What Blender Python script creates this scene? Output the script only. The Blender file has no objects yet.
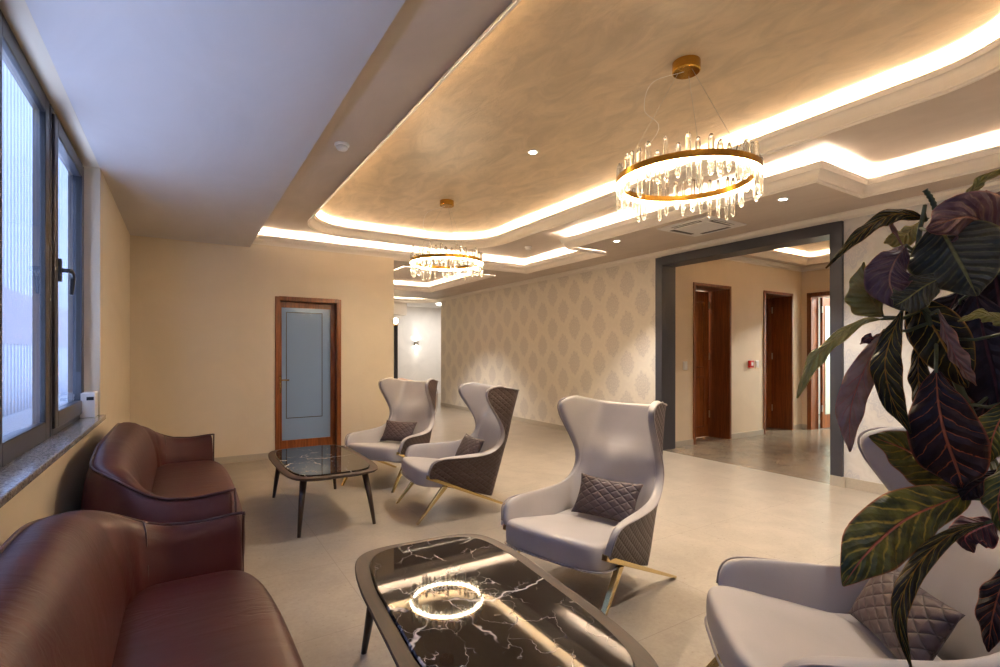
import bpy, bmesh, math, random
from mathutils import Vector, Matrix
random.seed(7)
PI = math.pi
S = bpy.context.scene
COL = S.collection

# ------------------------------------------------------------------ camera, world, exposure
TH = math.atan(317/505.0)
EYE = 1.30
cam_d = bpy.data.cameras.new('camera'); cam = bpy.data.objects.new('camera', cam_d); COL.objects.link(cam)
cam.location = (0, 0, EYE); cam.rotation_euler = (PI/2, 0, -TH)
cam_d.sensor_width = 36; cam_d.lens = 36*0.505; cam_d.shift_y = 0.020; cam_d.clip_start = .02; cam_d.clip_end = 200
S.camera = cam
S.view_settings.view_transform = 'Standard'; S.view_settings.look = 'None'
S.view_settings.gamma = 1; S.view_settings.use_curve_mapping = False
S.view_settings.exposure = 1.98
W = bpy.data.worlds.new('daylight'); S.world = W; W.use_nodes = True
bg = W.node_tree.nodes['Background']; bg.inputs[0].default_value = (.62, .70, 1.0, 1); bg.inputs[1].default_value = 3.5
S.cycles.max_bounces = 10; S.cycles.diffuse_bounces = 5; S.cycles.glossy_bounces = 4
S.cycles.transmission_bounces = 8; S.cycles.transparent_max_bounces = 8
S.cycles.caustics_reflective = False; S.cycles.caustics_refractive = False
S.cycles.sample_clamp_indirect = 4.0
LED_W = 50.0          # cove strips
CH_W = 64.0           # chandelier led rings
SPOT_W = 42.0         # recessed downlights
WARM = (1.0, .87, .70)

# ------------------------------------------------------------------ helpers
def link(o, parent=None):
    COL.objects.link(o)
    if parent is not None: o.parent = parent
    return o
def tag(o, label=None, cat=None, group=None, kind=None):
    if label: o['label'] = label
    if cat: o['category'] = cat
    if group: o['group'] = group
    if kind: o['kind'] = kind
    return o
def empty(name, loc=(0, 0, 0), rz=0, label=None, cat=None, group=None):
    o = bpy.data.objects.new(name, None); o.empty_display_size = .05
    link(o); o.location = loc; o.rotation_euler = (0, 0, rz)
    return tag(o, label, cat, group)
def copy_tree(o, parent=None):
    c = o.copy(); COL.objects.link(c); c.parent = parent
    for ch in [x for x in COL.objects if x.parent == o]:
        copy_tree(ch, c)
    return c

class MB:
    def __init__(s): s.v = []; s.f = []; s.uv = {}
    def add(s, vs, fs, uvs=None):
        b = len(s.v); s.v += [tuple(p) for p in vs]
        for i, f in enumerate(fs):
            if uvs: s.uv[len(s.f)] = [uvs[k] for k in f]
            s.f.append([b+k for k in f])
        return s
    def box(s, x0, x1, y0, y1, z0, z1):
        vs = [(x, y, z) for z in (z0, z1) for y in (y0, y1) for x in (x0, x1)]
        return s.add(vs, [(0,2,3,1),(4,5,7,6),(0,1,5,4),(2,6,7,3),(0,4,6,2),(1,3,7,5)])
    def quad(s, *p): return s.add(p, [(0,1,2,3)])
    def tube(s, pts, r, n=8, cap=True, sq=False):
        pts = [Vector(p) for p in pts]; rs = r if isinstance(r, (list, tuple)) else [r]*len(pts)
        vs = []; up = None
        for i, p in enumerate(pts):
            t = (pts[min(i+1, len(pts)-1)]-pts[max(i-1, 0)]).normalized()
            if up is None:
                up = Vector((0, 0, 1)) if abs(t.z) < .9 else Vector((1, 0, 0))
            a = t.cross(up).normalized(); b = a.cross(t).normalized(); up = b
            for k in range(n):
                w = 2*PI*(k+(.5 if sq else 0))/n
                vs.append(p+(a*math.cos(w)+b*math.sin(w))*rs[i])
        fs = []
        for i in range(len(pts)-1):
            for k in range(n):
                fs.append((i*n+k, i*n+(k+1) % n, (i+1)*n+(k+1) % n, (i+1)*n+k))
        if cap:
            fs.append(tuple(range(n))[::-1]); fs.append(tuple((len(pts)-1)*n+k for k in range(n)))
        return s.add(vs, fs)
    def lathe(s, prof, n=24, c=(0, 0, 0), caps=True):
        vs = []; fs = []
        for r, z in prof:
            for k in range(n):
                w = 2*PI*k/n; vs.append((c[0]+r*math.cos(w), c[1]+r*math.sin(w), c[2]+z))
        for i in range(len(prof)-1):
            for k in range(n):
                fs.append((i*n+k, i*n+(k+1) % n, (i+1)*n+(k+1) % n, (i+1)*n+k))
        if caps:
            fs.append(tuple(range(n))[::-1]); fs.append(tuple((len(prof)-1)*n+k for k in range(n)))
        return s.add(vs, fs)
    def grid(s, rows, closed=False, uvs=None):
        m = len(rows[0]); vs = [p for r in rows for p in r]; fs = []
        for i in range(len(rows)-1):
            for k in range(m if closed else m-1):
                fs.append((i*m+k, i*m+(k+1) % m, (i+1)*m+(k+1) % m, (i+1)*m+k))
        return s.add(vs, fs, [q for r in uvs for q in r] if uvs else None)
    def sweep(s, prof, path, closed=False):
        """prof = (n, z): n towards the left of the travel direction"""
        rows = []; n = len(path)
        for i in range(n):
            p = Vector(path[i]); a = Vector(path[i-1]) if (i > 0 or closed) else None
            b = Vector(path[(i+1) % n]) if (i < n-1 or closed) else None
            d1 = (p-a).normalized() if a is not None else None
            d2 = (b-p).normalized() if b is not None else None
            if d1 is None: d1 = d2
            if d2 is None: d2 = d1
            n1 = Vector((-d1.y, d1.x)); n2 = Vector((-d2.y, d2.x)); m = (n1+n2).normalized(); k = 1/max(.3, m.dot(n1))
            rows.append([(p.x+m.x*k*q, p.y+m.y*k*q, z) for q, z in prof])
        if closed: rows.append(rows[0])
        return s.grid(rows)
    def build(s, name, mat, parent=None, smooth=False, bevel=0, sub=0, seg=2, loc=None):
        me = bpy.data.meshes.new(name); me.from_pydata(s.v, [], s.f)
        if s.uv:
            l = me.uv_layers.new(name='UVMap')
            for i, p in enumerate(me.polygons):
                u = s.uv.get(i)
                if u:
                    for k, li in enumerate(p.loop_indices): l.data[li].uv = u[k]
        bm = bmesh.new(); bm.from_mesh(me)
        bmesh.ops.remove_doubles(bm, verts=bm.verts, dist=1e-5)
        bmesh.ops.recalc_face_normals(bm, faces=bm.faces); bm.to_mesh(me); bm.free()
        o = bpy.data.objects.new(name, me); link(o, parent)
        if mat: me.materials.append(mat)
        if smooth:
            for p in me.polygons: p.use_smooth = True
        if bevel:
            m = o.modifiers.new('b', 'BEVEL'); m.width = bevel; m.segments = seg; m.limit_method = 'ANGLE'; m.angle_limit = .6
        if sub:
            m = o.modifiers.new('s', 'SUBSURF'); m.levels = sub; m.render_levels = sub
        if loc: o.location = loc
        return o
def bx(name, mat, parent, x0, x1, y0, y1, z0, z1, bevel=0):
    return MB().box(x0, x1, y0, y1, z0, z1).build(name, mat, parent, bevel=bevel)
def struct(o): o['kind'] = 'structure'; return o
def catmull(P, n):
    P = [Vector(p) for p in P]; Q = [P[0]*2-P[1]]+P+[P[-1]*2-P[-2]]; out = []
    for j in range(n):
        t = j/(n-1)*(len(P)-1); i = min(int(t), len(P)-2); u = t-i
        a, b, c, d = Q[i:i+4]
        out.append(.5*((2*b)+(c-a)*u+(2*a-5*b+4*c-d)*u*u+(3*b-a-3*c+d)*u**3))
    return out
def interp(tab, x):
    if x <= tab[0][0]: return tab[0][1]
    for (a, p), (b, q) in zip(tab, tab[1:]):
        if x <= b: return p+(q-p)*(x-a)/(b-a)
    return tab[-1][1]
def sm(t): t = min(1, max(0, t)); return t*t*(3-2*t)

# ------------------------------------------------------------------ materials
def lin(c):
    f = lambda v: (v/255/12.92) if v/255 <= .04045 else ((v/255+.055)/1.055)**2.4
    return (f(c[0]), f(c[1]), f(c[2]), 1)
class NT:
    def __init__(s, name):
        s.m = bpy.data.materials.new(name); s.m.use_nodes = True; s.t = s.m.node_tree
        s.b = s.t.nodes['Principled BSDF']
    def n(s, ty, **kw):
        x = s.t.nodes.new(ty)
        for k, v in kw.items(): setattr(x, k, v)
        return x
    def L(s, a, b): s.t.links.new(a, b)
    def math(s, op, a, b=None, c=None, clamp=False):
        x = s.n('ShaderNodeMath', operation=op); x.use_clamp = clamp
        for i, q in enumerate((a, b, c)):
            if q is None: continue
            if isinstance(q, (int, float)): x.inputs[i].default_value = q
            else: s.L(q, x.inputs[i])
        return x.outputs[0]
    def mix(s, f, a, b):
        x = s.n('ShaderNodeMix', data_type='RGBA')
        for i, q in ((0, f), (6, a), (7, b)):
            if isinstance(q, (int, float)): x.inputs[i].default_value = q
            elif isinstance(q, tuple): x.inputs[i].default_value = q
            else: s.L(q, x.inputs[i])
        return x.outputs[2]
    def noise(s, vec, scale, detail=3, rough=.5, dist=0):
        x = s.n('ShaderNodeTexNoise'); x.inputs['Scale'].default_value = scale; x.inputs['Detail'].default_value = detail
        x.inputs['Roughness'].default_value = rough; x.inputs['Distortion'].default_value = dist
        if vec is not None: s.L(vec, x.inputs['Vector'])
        return x.outputs['Fac']
    def ramp(s, f, stops):
        x = s.n('ShaderNodeValToRGB'); e = x.color_ramp.elements
        while len(e) < len(stops): e.new(.5)
        for q, (p, c) in zip(e, stops): q.position = p; q.color = c if len(c) == 4 else (*c, 1)
        s.L(f, x.inputs[0]); return x.outputs[0]
    def sstep(s, v, a, b):
        x = s.n('ShaderNodeMapRange', interpolation_type='SMOOTHSTEP'); x.inputs[1].default_value = a; x.inputs[2].default_value = b
        s.L(v, x.inputs[0]); return x.outputs[0]
    def obj(s): return s.n('ShaderNodeTexCoord').outputs['Object']
    def uv(s): return s.n('ShaderNodeTexCoord').outputs['UV']
    def mapv(s, v, sc=(1, 1, 1), rot=(0, 0, 0)):
        x = s.n('ShaderNodeMapping'); x.inputs['Scale'].default_value = sc; x.inputs['Rotation'].default_value = rot
        s.L(v, x.inputs[0]); return x.outputs[0]
    def sep(s, v): x = s.n('ShaderNodeSeparateXYZ'); s.L(v, x.inputs[0]); return x.outputs
    def bump(s, h, st=.3, d=.01):
        x = s.n('ShaderNodeBump'); x.inputs['Strength'].default_value = st; x.inputs['Distance'].default_value = d
        s.L(h, x.inputs['Height']); s.L(x.outputs[0], s.b.inputs['Normal'])
    def set(s, col=None, rough=None, metal=None, spec=None, coat=None, sheen=None):
        def put(n, v):
            if v is None: return
            if isinstance(v, (int, float, tuple)): s.b.inputs[n].default_value = v
            else: s.L(v, s.b.inputs[n])
        put('Base Color', col); put('Roughness', rough); put('Metallic', metal); put('Specular IOR Level', spec)
        put('Coat Weight', coat); put('Sheen Weight', sheen); return s.m
def simple(name, c, rough=.5, metal=0, nscale=20, amt=.06, bump=0, spec=None, coat=None):
    t = NT(name); o = t.obj(); f = t.noise(o, nscale, 4)
    c = lin(c); a = tuple(v*(1-amt) for v in c[:3])+(1,); b = tuple(min(1, v*(1+amt)) for v in c[:3])+(1,)
    if bump: t.bump(t.noise(o, nscale*3, 3), bump, .002)
    return t.set(t.mix(f, a, b), rough, metal, spec, coat)
def emis(name, col, st):
    t = NT(name); t.b.inputs['Emission Color'].default_value = (*col, 1); t.b.inputs['Emission Strength'].default_value = st
    t.b.inputs['Base Color'].default_value = (.8, .8, .8, 1); return t.m
def plaster_mat(name, c, amt=.1, rough=.6, sc=2.2, bst=.25):
    t = NT(name); o = t.obj(); v = t.mapv(o, (1, .45, 1), (0, 0, .5))
    f = t.noise(v, sc, 8, .62, .8); g = t.noise(o, 30, 4)
    c = lin(c); lo = tuple(x*(1-amt) for x in c[:3])+(1,); hi = tuple(min(1, x*(1+amt)) for x in c[:3])+(1,)
    t.bump(t.math('ADD', t.math('MULTIPLY', f, 1.0), t.math('MULTIPLY', g, .25)), bst, .01)
    return t.set(t.mix(t.sstep(f, .3, .7), lo, hi), t.math('ADD', t.math('MULTIPLY', f, -.3), rough+.15))
def damask_mat(name, base, tone, light):
    t = NT(name); x, y, z = t.sep(t.obj()); P = .58
    wob = t.noise(t.obj(), 14, 2); y = t.math('ADD', y, t.math('MULTIPLY', t.math('SUBTRACT', wob, .5), .05)); z = t.math('ADD', z, t.math('MULTIPLY', t.math('SUBTRACT', t.noise(t.obj(), 17, 2), .5), .05))
    def cell(oy, oz):
        a = t.math('SUBTRACT', t.math('FRACT', t.math('ADD', t.math('DIVIDE', y, P), oy)), .5)
        b = t.math('SUBTRACT', t.math('FRACT', t.math('ADD', t.math('DIVIDE', z, P), oz)), .5)
        return a, b
    def medal(a, b):
        aa = t.math('ABSOLUTE', a); ang = t.math('ARCTAN2', b, a)
        bb = t.math('ABSOLUTE', t.math('ADD', b, .02))
        d = t.math('ADD', t.math('POWER', t.math('MULTIPLY', aa, 3.9), 1.5), t.math('POWER', t.math('MULTIPLY', bb, 2.85), 1.5))
        pet = t.math('MULTIPLY', t.math('SINE', t.math('MULTIPLY', ang, 12)), .12)
        d = t.math('ADD', d, pet)
        m = t.math('SUBTRACT', 1, t.sstep(d, .80, .98))
        r = t.math('SINE', t.math('ADD', t.math('MULTIPLY', d, 20), t.math('MULTIPLY', t.math('SINE', t.math('MULTIPLY', ang, 8)), 2.2)))
        inner = t.sstep(r, -.9, -.1)
        return t.math('MULTIPLY', m, t.math('ADD', t.math('MULTIPLY', inner, .8), .2)), d
    a0, b0 = cell(0, 0); a1, b1 = cell(.5, .5)
    m0, d0 = medal(a0, b0); m1, d1 = medal(a1, b1)
    M = t.math('MAXIMUM', m0, m1)
    dm = t.math('MINIMUM', d0, d1)
    rim = t.math('MULTIPLY', t.sstep(dm, 1.12, 1.2), t.math('SUBTRACT', 1, t.sstep(dm, 1.42, 1.5)))
    fine = t.noise(t.obj(), 60, 4)
    M = t.math('MULTIPLY', M, t.math('ADD', t.math('MULTIPLY', fine, .8), .55), clamp=True)
    c = t.mix(M, lin(base), lin(tone)); c = t.mix(t.math('MULTIPLY', rim, .35), c, lin(light))
    t.bump(t.math('ADD', M, t.math('MULTIPLY', fine, .4)), .2, .003)
    return t.set(c, t.math('SUBTRACT', .62, t.math('MULTIPLY', M, .2)))
def floor_mat(name, c1, c2, grout, rough=.3, size=.8):
    t = NT(name); o = t.obj(); br = t.n('ShaderNodeTexBrick'); br.offset = 0; br.squash = 1
    t.L(t.mapv(o, (1/size, 1/size, 1)), br.inputs['Vector'])
    br.inputs['Scale'].default_value = 1; br.inputs['Brick Width'].default_value = 1; br.inputs['Row Height'].default_value = 1
    br.inputs['Mortar Size'].default_value = .0022; br.inputs['Mortar Smooth'].default_value = .1
    br.inputs['Color1'].default_value = (.35, .35, .35, 1); br.inputs['Color2'].default_value = (.65, .65, .65, 1)
    br.inputs['Bias'].default_value = 0
    f = t.noise(o, 3.2, 8, .65, .5); g = t.noise(o, 45, 5, .7)
    v = t.math('ADD', t.math('MULTIPLY', f, .55), t.math('MULTIPLY', g, .45))
    c = t.mix(t.sstep(v, .32, .68), lin(c1), lin(c2))
    c = t.mix(t.math('MULTIPLY', br.outputs['Fac'], .75), c, lin(grout))
    t.bump(t.math('SUBTRACT', t.math('MULTIPLY', g, .1), br.outputs['Fac']), .15, .002)
    return t.set(c, t.math('ADD', t.math('MULTIPLY', g, .22), rough-.08), spec=.45)
def wood_mat(name, c1, c2, rough=.35, axis='z', sc=1.0):
    t = NT(name); s = {'z': (14, 14, .8), 'x': (.8, 14, 14), 'y': (14, .8, 14)}[axis]
    v = t.mapv(t.obj(), tuple(q*sc for q in s)); f = t.noise(v, 2.2, 6, .6, 1.2)
    t.bump(f, .08, .002)
    return t.set(t.mix(t.sstep(f, .3, .7), lin(c1), lin(c2)), rough)
def marble_mat(name, base, base2, vein):
    t = NT(name); o = t.obj(); w = t.noise(o, 3, 5, .6)
    def vn(sc, off, wd, dist):
        nz = t.n('ShaderNodeTexNoise'); nz.inputs['Scale'].default_value = sc*1.4; nz.inputs['Detail'].default_value = 4
        t.L(t.mapv(o, (1, 1, 1), (off, off, off)), nz.inputs['Vector'])
        va = t.n('ShaderNodeVectorMath', operation='MULTIPLY_ADD'); t.L(nz.outputs['Color'], va.inputs[0])
        va.inputs[1].default_value = (dist, dist, dist); t.L(o, va.inputs[2])
        vo = t.n('ShaderNodeTexVoronoi', feature='DISTANCE_TO_EDGE'); vo.inputs['Scale'].default_value = sc
        t.L(t.mapv(va.outputs[0], (1, .7, 1), (0, 0, off)), vo.inputs['Vector'])
        br = t.sstep(t.noise(o, 5+off, 2), .42, .6)
        return t.math('MULTIPLY', t.math('SUBTRACT', 1, t.sstep(vo.outputs['Distance'], 0, wd)), br)
    v = t.math('MAXIMUM', vn(2.3, .6, .012, .35), t.math('MULTIPLY', vn(6.5, 1.9, .012, .2), .7))
    c = t.mix(w, lin(base), lin(base2)); c = t.mix(v, c, lin(vein))
    t.b.inputs['IOR'].default_value = 1.36
    return t.set(c, .03, spec=.5)
def granite_mat(name, c1, c2, c3):
    t = NT(name); o = t.obj(); f = t.noise(o, 90, 5, .7); g = t.noise(o, 220, 2)
    c = t.ramp(f, [(.3, lin(c1)), (.5, lin(c2)), (.7, lin(c3))]); return t.set(c, .18)
def leather_mat(name, c, rough=.38, crease=.5, spec=.5):
    t = NT(name); o = t.obj(); f = t.noise(o, 3.5, 4); g = t.noise(o, 260, 2); n2 = t.noise(t.mapv(o, (1.0, 3.2, 1.6), (.3, .2, .5)), 4.0, 2, .4, .8)
    cc = lin(c); lo = tuple(x*.82 for x in cc[:3])+(1,); hi = tuple(min(1, x*1.15) for x in cc[:3])+(1,)
    wr = t.math('MULTIPLY', t.math('SINE', t.math('ADD', t.math('MULTIPLY', t.noise(t.mapv(o, (2.2, 6, 4), (.2, .4, .3)), 3.0, 3, .5, .4), 26), 0)), t.math('MULTIPLY', t.sstep(t.noise(o, 2.6, 1), .5, .68), crease*.16))
    t.bump(t.math('ADD', t.math('ADD', t.math('MULTIPLY', n2, crease), wr), t.math('MULTIPLY', g, .05)), .35, .02)
    return t.set(t.mix(f, lo, hi), t.math('ADD', t.math('MULTIPLY', g, .12), rough-.06), spec=spec)
def quilt_mat(name, c, seam, p=.045, rough=.42):
    t = NT(name); u, v, _ = t.sep(t.uv())
    def line(w):
        q = t.math('ABSOLUTE', t.math('SUBTRACT', t.math('FRACT', t.math('DIVIDE', w, p)), .5)); return q   # 0 in the middle, .5 at a seam
    u = t.math('MULTIPLY', u, .66); a = line(t.math('ADD', u, v)); b = line(t.math('SUBTRACT', u, v))
    m = t.math('MAXIMUM', a, b); s = t.sstep(m, .42, .49)
    h = t.math('SUBTRACT', 1, t.math('POWER', t.math('MULTIPLY', m, 2), 3.0))
    t.bump(t.math('ADD', h, t.math('MULTIPLY', t.noise(t.obj(), 250, 2), .06)), .7, .006)
    return t.set(t.mix(s, lin(c), lin(seam)), rough)
def leaf_mat(name, c1, c2, vein, rib, amount=.9, nv=9, rough=.3, wid=.07, back=None):
    t = NT(name); u, v, _ = t.sep(t.uv()); o = t.obj()
    w = t.math('ABSOLUTE', t.math('SUBTRACT', v, .5))
    nz = t.noise(o, 30, 3); nz2 = t.noise(o, 90, 3)
    ph = t.math('SUBTRACT', t.math('MULTIPLY', u, nv), t.math('MULTIPLY', t.math('POWER', w, .8), nv*.34))
    ph = t.math('ADD', ph, t.math('MULTIPLY', nz, 1.0))
    q = t.math('ABSOLUTE', t.math('SUBTRACT', t.math('FRACT', ph), .5))
    thin = t.math('ADD', t.math('MULTIPLY', t.math('SUBTRACT', .5, w), wid*1.6), wid*.3)
    vm = t.math('SUBTRACT', 1, t.math('DIVIDE', q, thin), clamp=True)
    fade = t.sstep(nz2, .3, .5)
    vm = t.math('MULTIPLY', t.math('MULTIPLY', t.math('POWER', vm, .6), fade), amount)
    rm = t.math('SUBTRACT', 1, t.sstep(w, .010, .030))
    edge = t.sstep(w, .455, .5)
    br_ = lambda c: tuple(min(1, q*1.75) for q in lin(c)[:3])+(1,); base = t.mix(t.sstep(nz, .35, .65), br_(c1), br_(c2)); c = t.mix(vm, base, lin(vein))
    c = t.mix(t.math('MULTIPLY', edge, .6), c, lin(rib)); c = t.mix(rm, c, lin(rib))
    h = t.math('ADD', t.math('MULTIPLY', t.math('SUBTRACT', q, rm), 1.0), t.math('MULTIPLY', nz2, .3))
    t.bump(h, .85, .006)
    return t.set(c, t.math('ADD', t.math('MULTIPLY', nz2, .25), rough+.02), spec=.24)

M = {}
M['ceil_white'] = plaster_mat('painted white soffit', (205, 200, 200), .03, .6)
M['ceil_grey'] = plaster_mat('pearl plaster ceiling', (196, 182, 170), .06, .5)
M['ceil_gold'] = plaster_mat('golden pearl plaster', (214, 192, 160), .12, .36, 6.5, .6)
M['cornice'] = simple('white cornice paint', (236, 229, 220), .5, 0, 8, .02)
M['wall_cream'] = plaster_mat('cream wall paint', (225, 212, 190), .03, .55, 1.4)
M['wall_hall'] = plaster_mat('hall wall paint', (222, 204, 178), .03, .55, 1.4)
M['wall_white'] = plaster_mat('white structured wall', (228, 224, 220), .05, .45, 1.6)
M['damask'] = damask_mat('damask wallpaper', (232, 225, 213), (213, 206, 198), (239, 232, 219))
M['damask_w'] = damask_mat('silver damask wallpaper', (214, 210, 206), (198, 196, 198), (224, 221, 218))
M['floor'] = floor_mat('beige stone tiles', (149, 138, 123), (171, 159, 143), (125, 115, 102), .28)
M['floor_hall'] = floor_mat('hall stone tiles', (118, 102, 84), (138, 121, 101), (98, 86, 70), .20)  # darker than the room tiles: dark reflections put into the colour
M['base'] = simple('stone baseboard', (186, 176, 160), .4, 0, 60, .12)
M['frame_dark'] = simple('dark grey portal frame', (62, 62, 70), .4, 0, 30, .05)
M['win'] = simple('anthracite aluminium', (50, 52, 62), .35, .3, 40, .04)
M['gasket'] = simple('black gasket', (20, 20, 24), .5)
M['granite'] = granite_mat('grey granite sill', (70, 68, 70), (140, 136, 136), (186, 182, 180))
M['oak'] = wood_mat('reddish brown wood', (100, 52, 22), (148, 84, 40), .32)
M['oak_dark'] = wood_mat('dark reddish wood', (96, 50, 24), (134, 76, 38), .32)
M['walnut'] = wood_mat('dark walnut', (40, 28, 22), (66, 46, 34), .3)
M['walnut_rim'] = wood_mat('walnut table rim', (44, 29, 20), (68, 46, 31), .5, 'y', .8)
M['marble'] = marble_mat('black marble', (16, 15, 18), (42, 36, 34), (206, 198, 196))
M['leather'] = leather_mat('burgundy brown leather', (70, 28, 27), .42, .3, .34)
M['piping'] = leather_mat('dark burgundy piping', (60, 28, 26), .4, .1)
M['grey_leather'] = leather_mat('light grey leather', (172, 165, 162), .45, .12)
M['grey_piping'] = leather_mat('grey piping', (150, 142, 142), .45, .05)
M['quilt'] = quilt_mat('brown quilted leather', (62, 43, 40), (42, 30, 28), .04, .5)
M['quilt_p'] = quilt_mat('pillow quilted leather', (78, 62, 62), (50, 40, 40), .05, .55)
M['brass'] = simple('satin brass', (214, 190, 134), .26, 1, 30, .05)
M['gold'] = simple('polished gold', (206, 158, 70), .14, 1, 30, .03)
M['steel'] = simple('steel wire', (190, 184, 176), .3, 1)
M['white_plastic'] = simple('white plastic', (232, 230, 228), .4)
M['black_plastic'] = simple('black plastic', (24, 24, 26), .4)
M['red_plastic'] = simple('red plastic', (190, 30, 28), .35)
M['beige_fabric'] = leather_mat('beige fabric', (168, 140, 124), .6, .1)
M['soil'] = simple('potting soil', (46, 34, 26), .9, 0, 60, .3, .5)
M['pot'] = simple('grey planter', (120, 112, 106), .5)
M['stem'] = simple('green brown stem', (92, 96, 58), .5, 0, 50, .25, .3)
M['led'] = emis('led strip', WARM, LED_W)
M['led_ring'] = emis('chandelier led', (1, .80, .52), CH_W)
M['lamp'] = emis('downlight lens', (1, .93, .82), 25)
M['facade'] = None
g = NT('crystal rod glass'); g.b.inputs['Transmission Weight'].default_value = 1; g.b.inputs['Roughness'].default_value = .02; g.b.inputs['IOR'].default_value = 1.5; g.b.inputs['Base Color'].default_value = (1, .98, .94, 1)
mx = g.n('ShaderNodeMixShader'); mx.inputs[0].default_value = .12; tl = g.n('ShaderNodeBsdfTranslucent'); tl.inputs[0].default_value = (1, .97, .92, 1)
g.L(g.b.outputs[0], mx.inputs[1]); g.L(tl.outputs[0], mx.inputs[2]); g.L(mx.outputs[0], g.t.nodes['Material Output'].inputs[0]); M['crystal'] = g.m
g = NT('window glass'); tr = g.n('ShaderNodeBsdfTransparent'); tr.inputs[0].default_value = (.86, .92, .97, 1); gl = g.n('ShaderNodeBsdfGlossy'); gl.inputs['Roughness'].default_value = .01
fr = g.n('ShaderNodeLayerWeight'); fr.inputs[0].default_value = .5; mx = g.n('ShaderNodeMixShader'); g.L(g.math('MULTIPLY', g.math('POWER', fr.outputs['Facing'], 3.5), .45), mx.inputs[0]); g.L(tr.outputs[0], mx.inputs[1]); g.L(gl.outputs[0], mx.inputs[2])
g.L(mx.outputs[0], g.t.nodes['Material Output'].inputs[0]); M['glass'] = g.m
g = NT('frosted door glass'); M['frost'] = g.set(lin((138, 166, 204)), .10, spec=.6); M['door_glass'] = simple('pale green door glass', (186, 200, 188), .2)
g = NT('ribbed facade'); x_, y_, z_ = g.sep(g.obj())
rb = g.math('SINE', g.math('MULTIPLY', y_, 24)); g.bump(rb, .6, .02)
M['facade'] = g.set(g.mix(g.sstep(rb, -.6, .6), lin((38, 50, 70)), lin((72, 88, 110))), .6)
M['purple'] = simple('purple facade band', (34, 31, 54), .6)
M['slab'] = simple('white balcony slab', (90, 98, 110), .6)

# ------------------------------------------------------------------ setting: room shell
XL, XR, YD, YN = -.487, 5.45, 6.78, -2.6
Z0, ZS, L0, L1, L2 = 0.0, 2.585, 2.66, 2.82, 3.0
struct(MB().quad((-.75, YN, 0), (XR, YN, 0), (XR, 16, 0), (-.75, 16, 0)).add([(XR, 11.45, 0), (9.5, 11.45, 0), (9.5, 16, 0), (XR, 16, 0)], [(0, 1, 2, 3)]).build('floor', M['floor']))
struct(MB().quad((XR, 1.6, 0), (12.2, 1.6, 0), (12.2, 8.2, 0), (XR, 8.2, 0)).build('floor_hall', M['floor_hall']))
# left wall with the window opening (y from WY0 to WY1)
WY0, WY1, SILL, WTOP = -1.9, 4.44, .845, 2.584
w = MB(); w.box(-.63, XL, WY1, YD+.2, 0, 3.2); w.box(-.63, XL, YN, WY0, 0, 3.2)
w.box(-.63, XL, WY0, WY1, 0, SILL-.001); w.box(-.63, XL, WY0, WY1, WTOP, 3.2)
struct(w.build('wall_left', M['wall_cream']))
# door wall at the far left with its door opening
DX0, DX1, DZ = .965, 1.772, 2.01
w = MB(); w.box(XL, DX0, YD, YD+.22, 0, 2.63); w.box(DX1, 2.50, YD, YD+.22, 0, 2.63); w.box(DX0, DX1, YD, YD+.22, DZ, 2.63)
w.box(2.3, 2.5, YD+.22, 12.6, 0, 3.2)
struct(w.build('wall_back', M['wall_cream']))
struct(bx('wall_behind_door', M['wall_cream'], None, .4, 2.3, YD+1.6, YD+1.7, 0, 3.0))
# right wall (damask) with the wide portal to the hall
PY0, PY1, PZ = 2.385, 4.68, 2.59
w = MB(); w.box(XR, XR+.22, PY1, 11.45, 0, 3.2); w.box(XR, XR+.22, PY0, PY1, PZ+.001, 3.2)
struct(w.build('wall_right', M['damask']))
struct(bx('wall_right_near', M['damask_w'], None, XR, XR+.22, YN, PY0, 0, 3.2))
struct(bx('wall_near', M['wall_cream'], None, -.75, XR+.2, YN-.2, YN, 0, 3.2))
# portal frame
fr = MB(); F0 = XR-.03; F1 = XR+.25
fr.box(F0, F1, PY0+.002, PY0+.11, .10, PZ); fr.box(F0, F1, PY1-.11, PY1-.002, .0, PZ); fr.box(F0, F1, PY0+.11, PY1-.11, PZ-.11, PZ)
struct(fr.build('trim_1', M['frame_dark'], bevel=.004))
struct(bx('trim_2', M['base'], None, F0-.004, F1, PY0-.02, PY0+.11, 0, .10))
# hall
HX, HY = 9.07, 4.63
w = MB(); d1, d2, dz = (6.164, 7.02), (7.924, 8.765), 2.30
for a, b in ((XR+.2, d1[0]), (d1[1], d2[0]), (d2[1], HX+.3)): w.box(a, b, HY, HY+.45, 0, 3.2)
for a, b in (d1, d2): w.box(a, b, HY, HY+.45, dz, 3.2)
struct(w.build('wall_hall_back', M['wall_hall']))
w = MB(); w.box(HX, HX+.2, 4.50, HY, 0, 3.2); w.box(HX, HX+.2, 3.66, 4.50, 2.305, 3.2); w.box(HX, HX+.2, 1.6, 3.66, 0, 3.2)
struct(w.build('wall_hall_side', M['wall_hall']))
struct(bx('wall_hall_near', M['wall_hall'], None, XR+.22, HX+.2, 1.4, 1.6, 0, 3.2))
w = MB(); w.box(11.6, 11.8, 1.6, 8.2, 0, 3.0); w.box(XR+.22, 11.8, 7.6, 7.8, 0, 3.0); w.box(7.45, 7.6, HY+.45, 7.6, 0, 3.0)
w.box(HX+.2, 11.6, 2.4, 2.6, 0, 3); struct(w.build('wall_side_rooms', M['wall_white']))
# far bright room
w = MB(); w.box(2.3, 9.5, 15.0, 15.2, 0, 3.4); w.box(9.3, 9.5, 11.45, 15, 0, 3.4); w.box(XR+.22, 9.5, 11.4, 11.6, 0, 3.4)
struct(w.build('wall_far', M['wall_white']))
struct(bx('wall_far_left', M['wall_white'], None, 2.3, 2.5, 12.6, 15, 0, 3.4))

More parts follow.
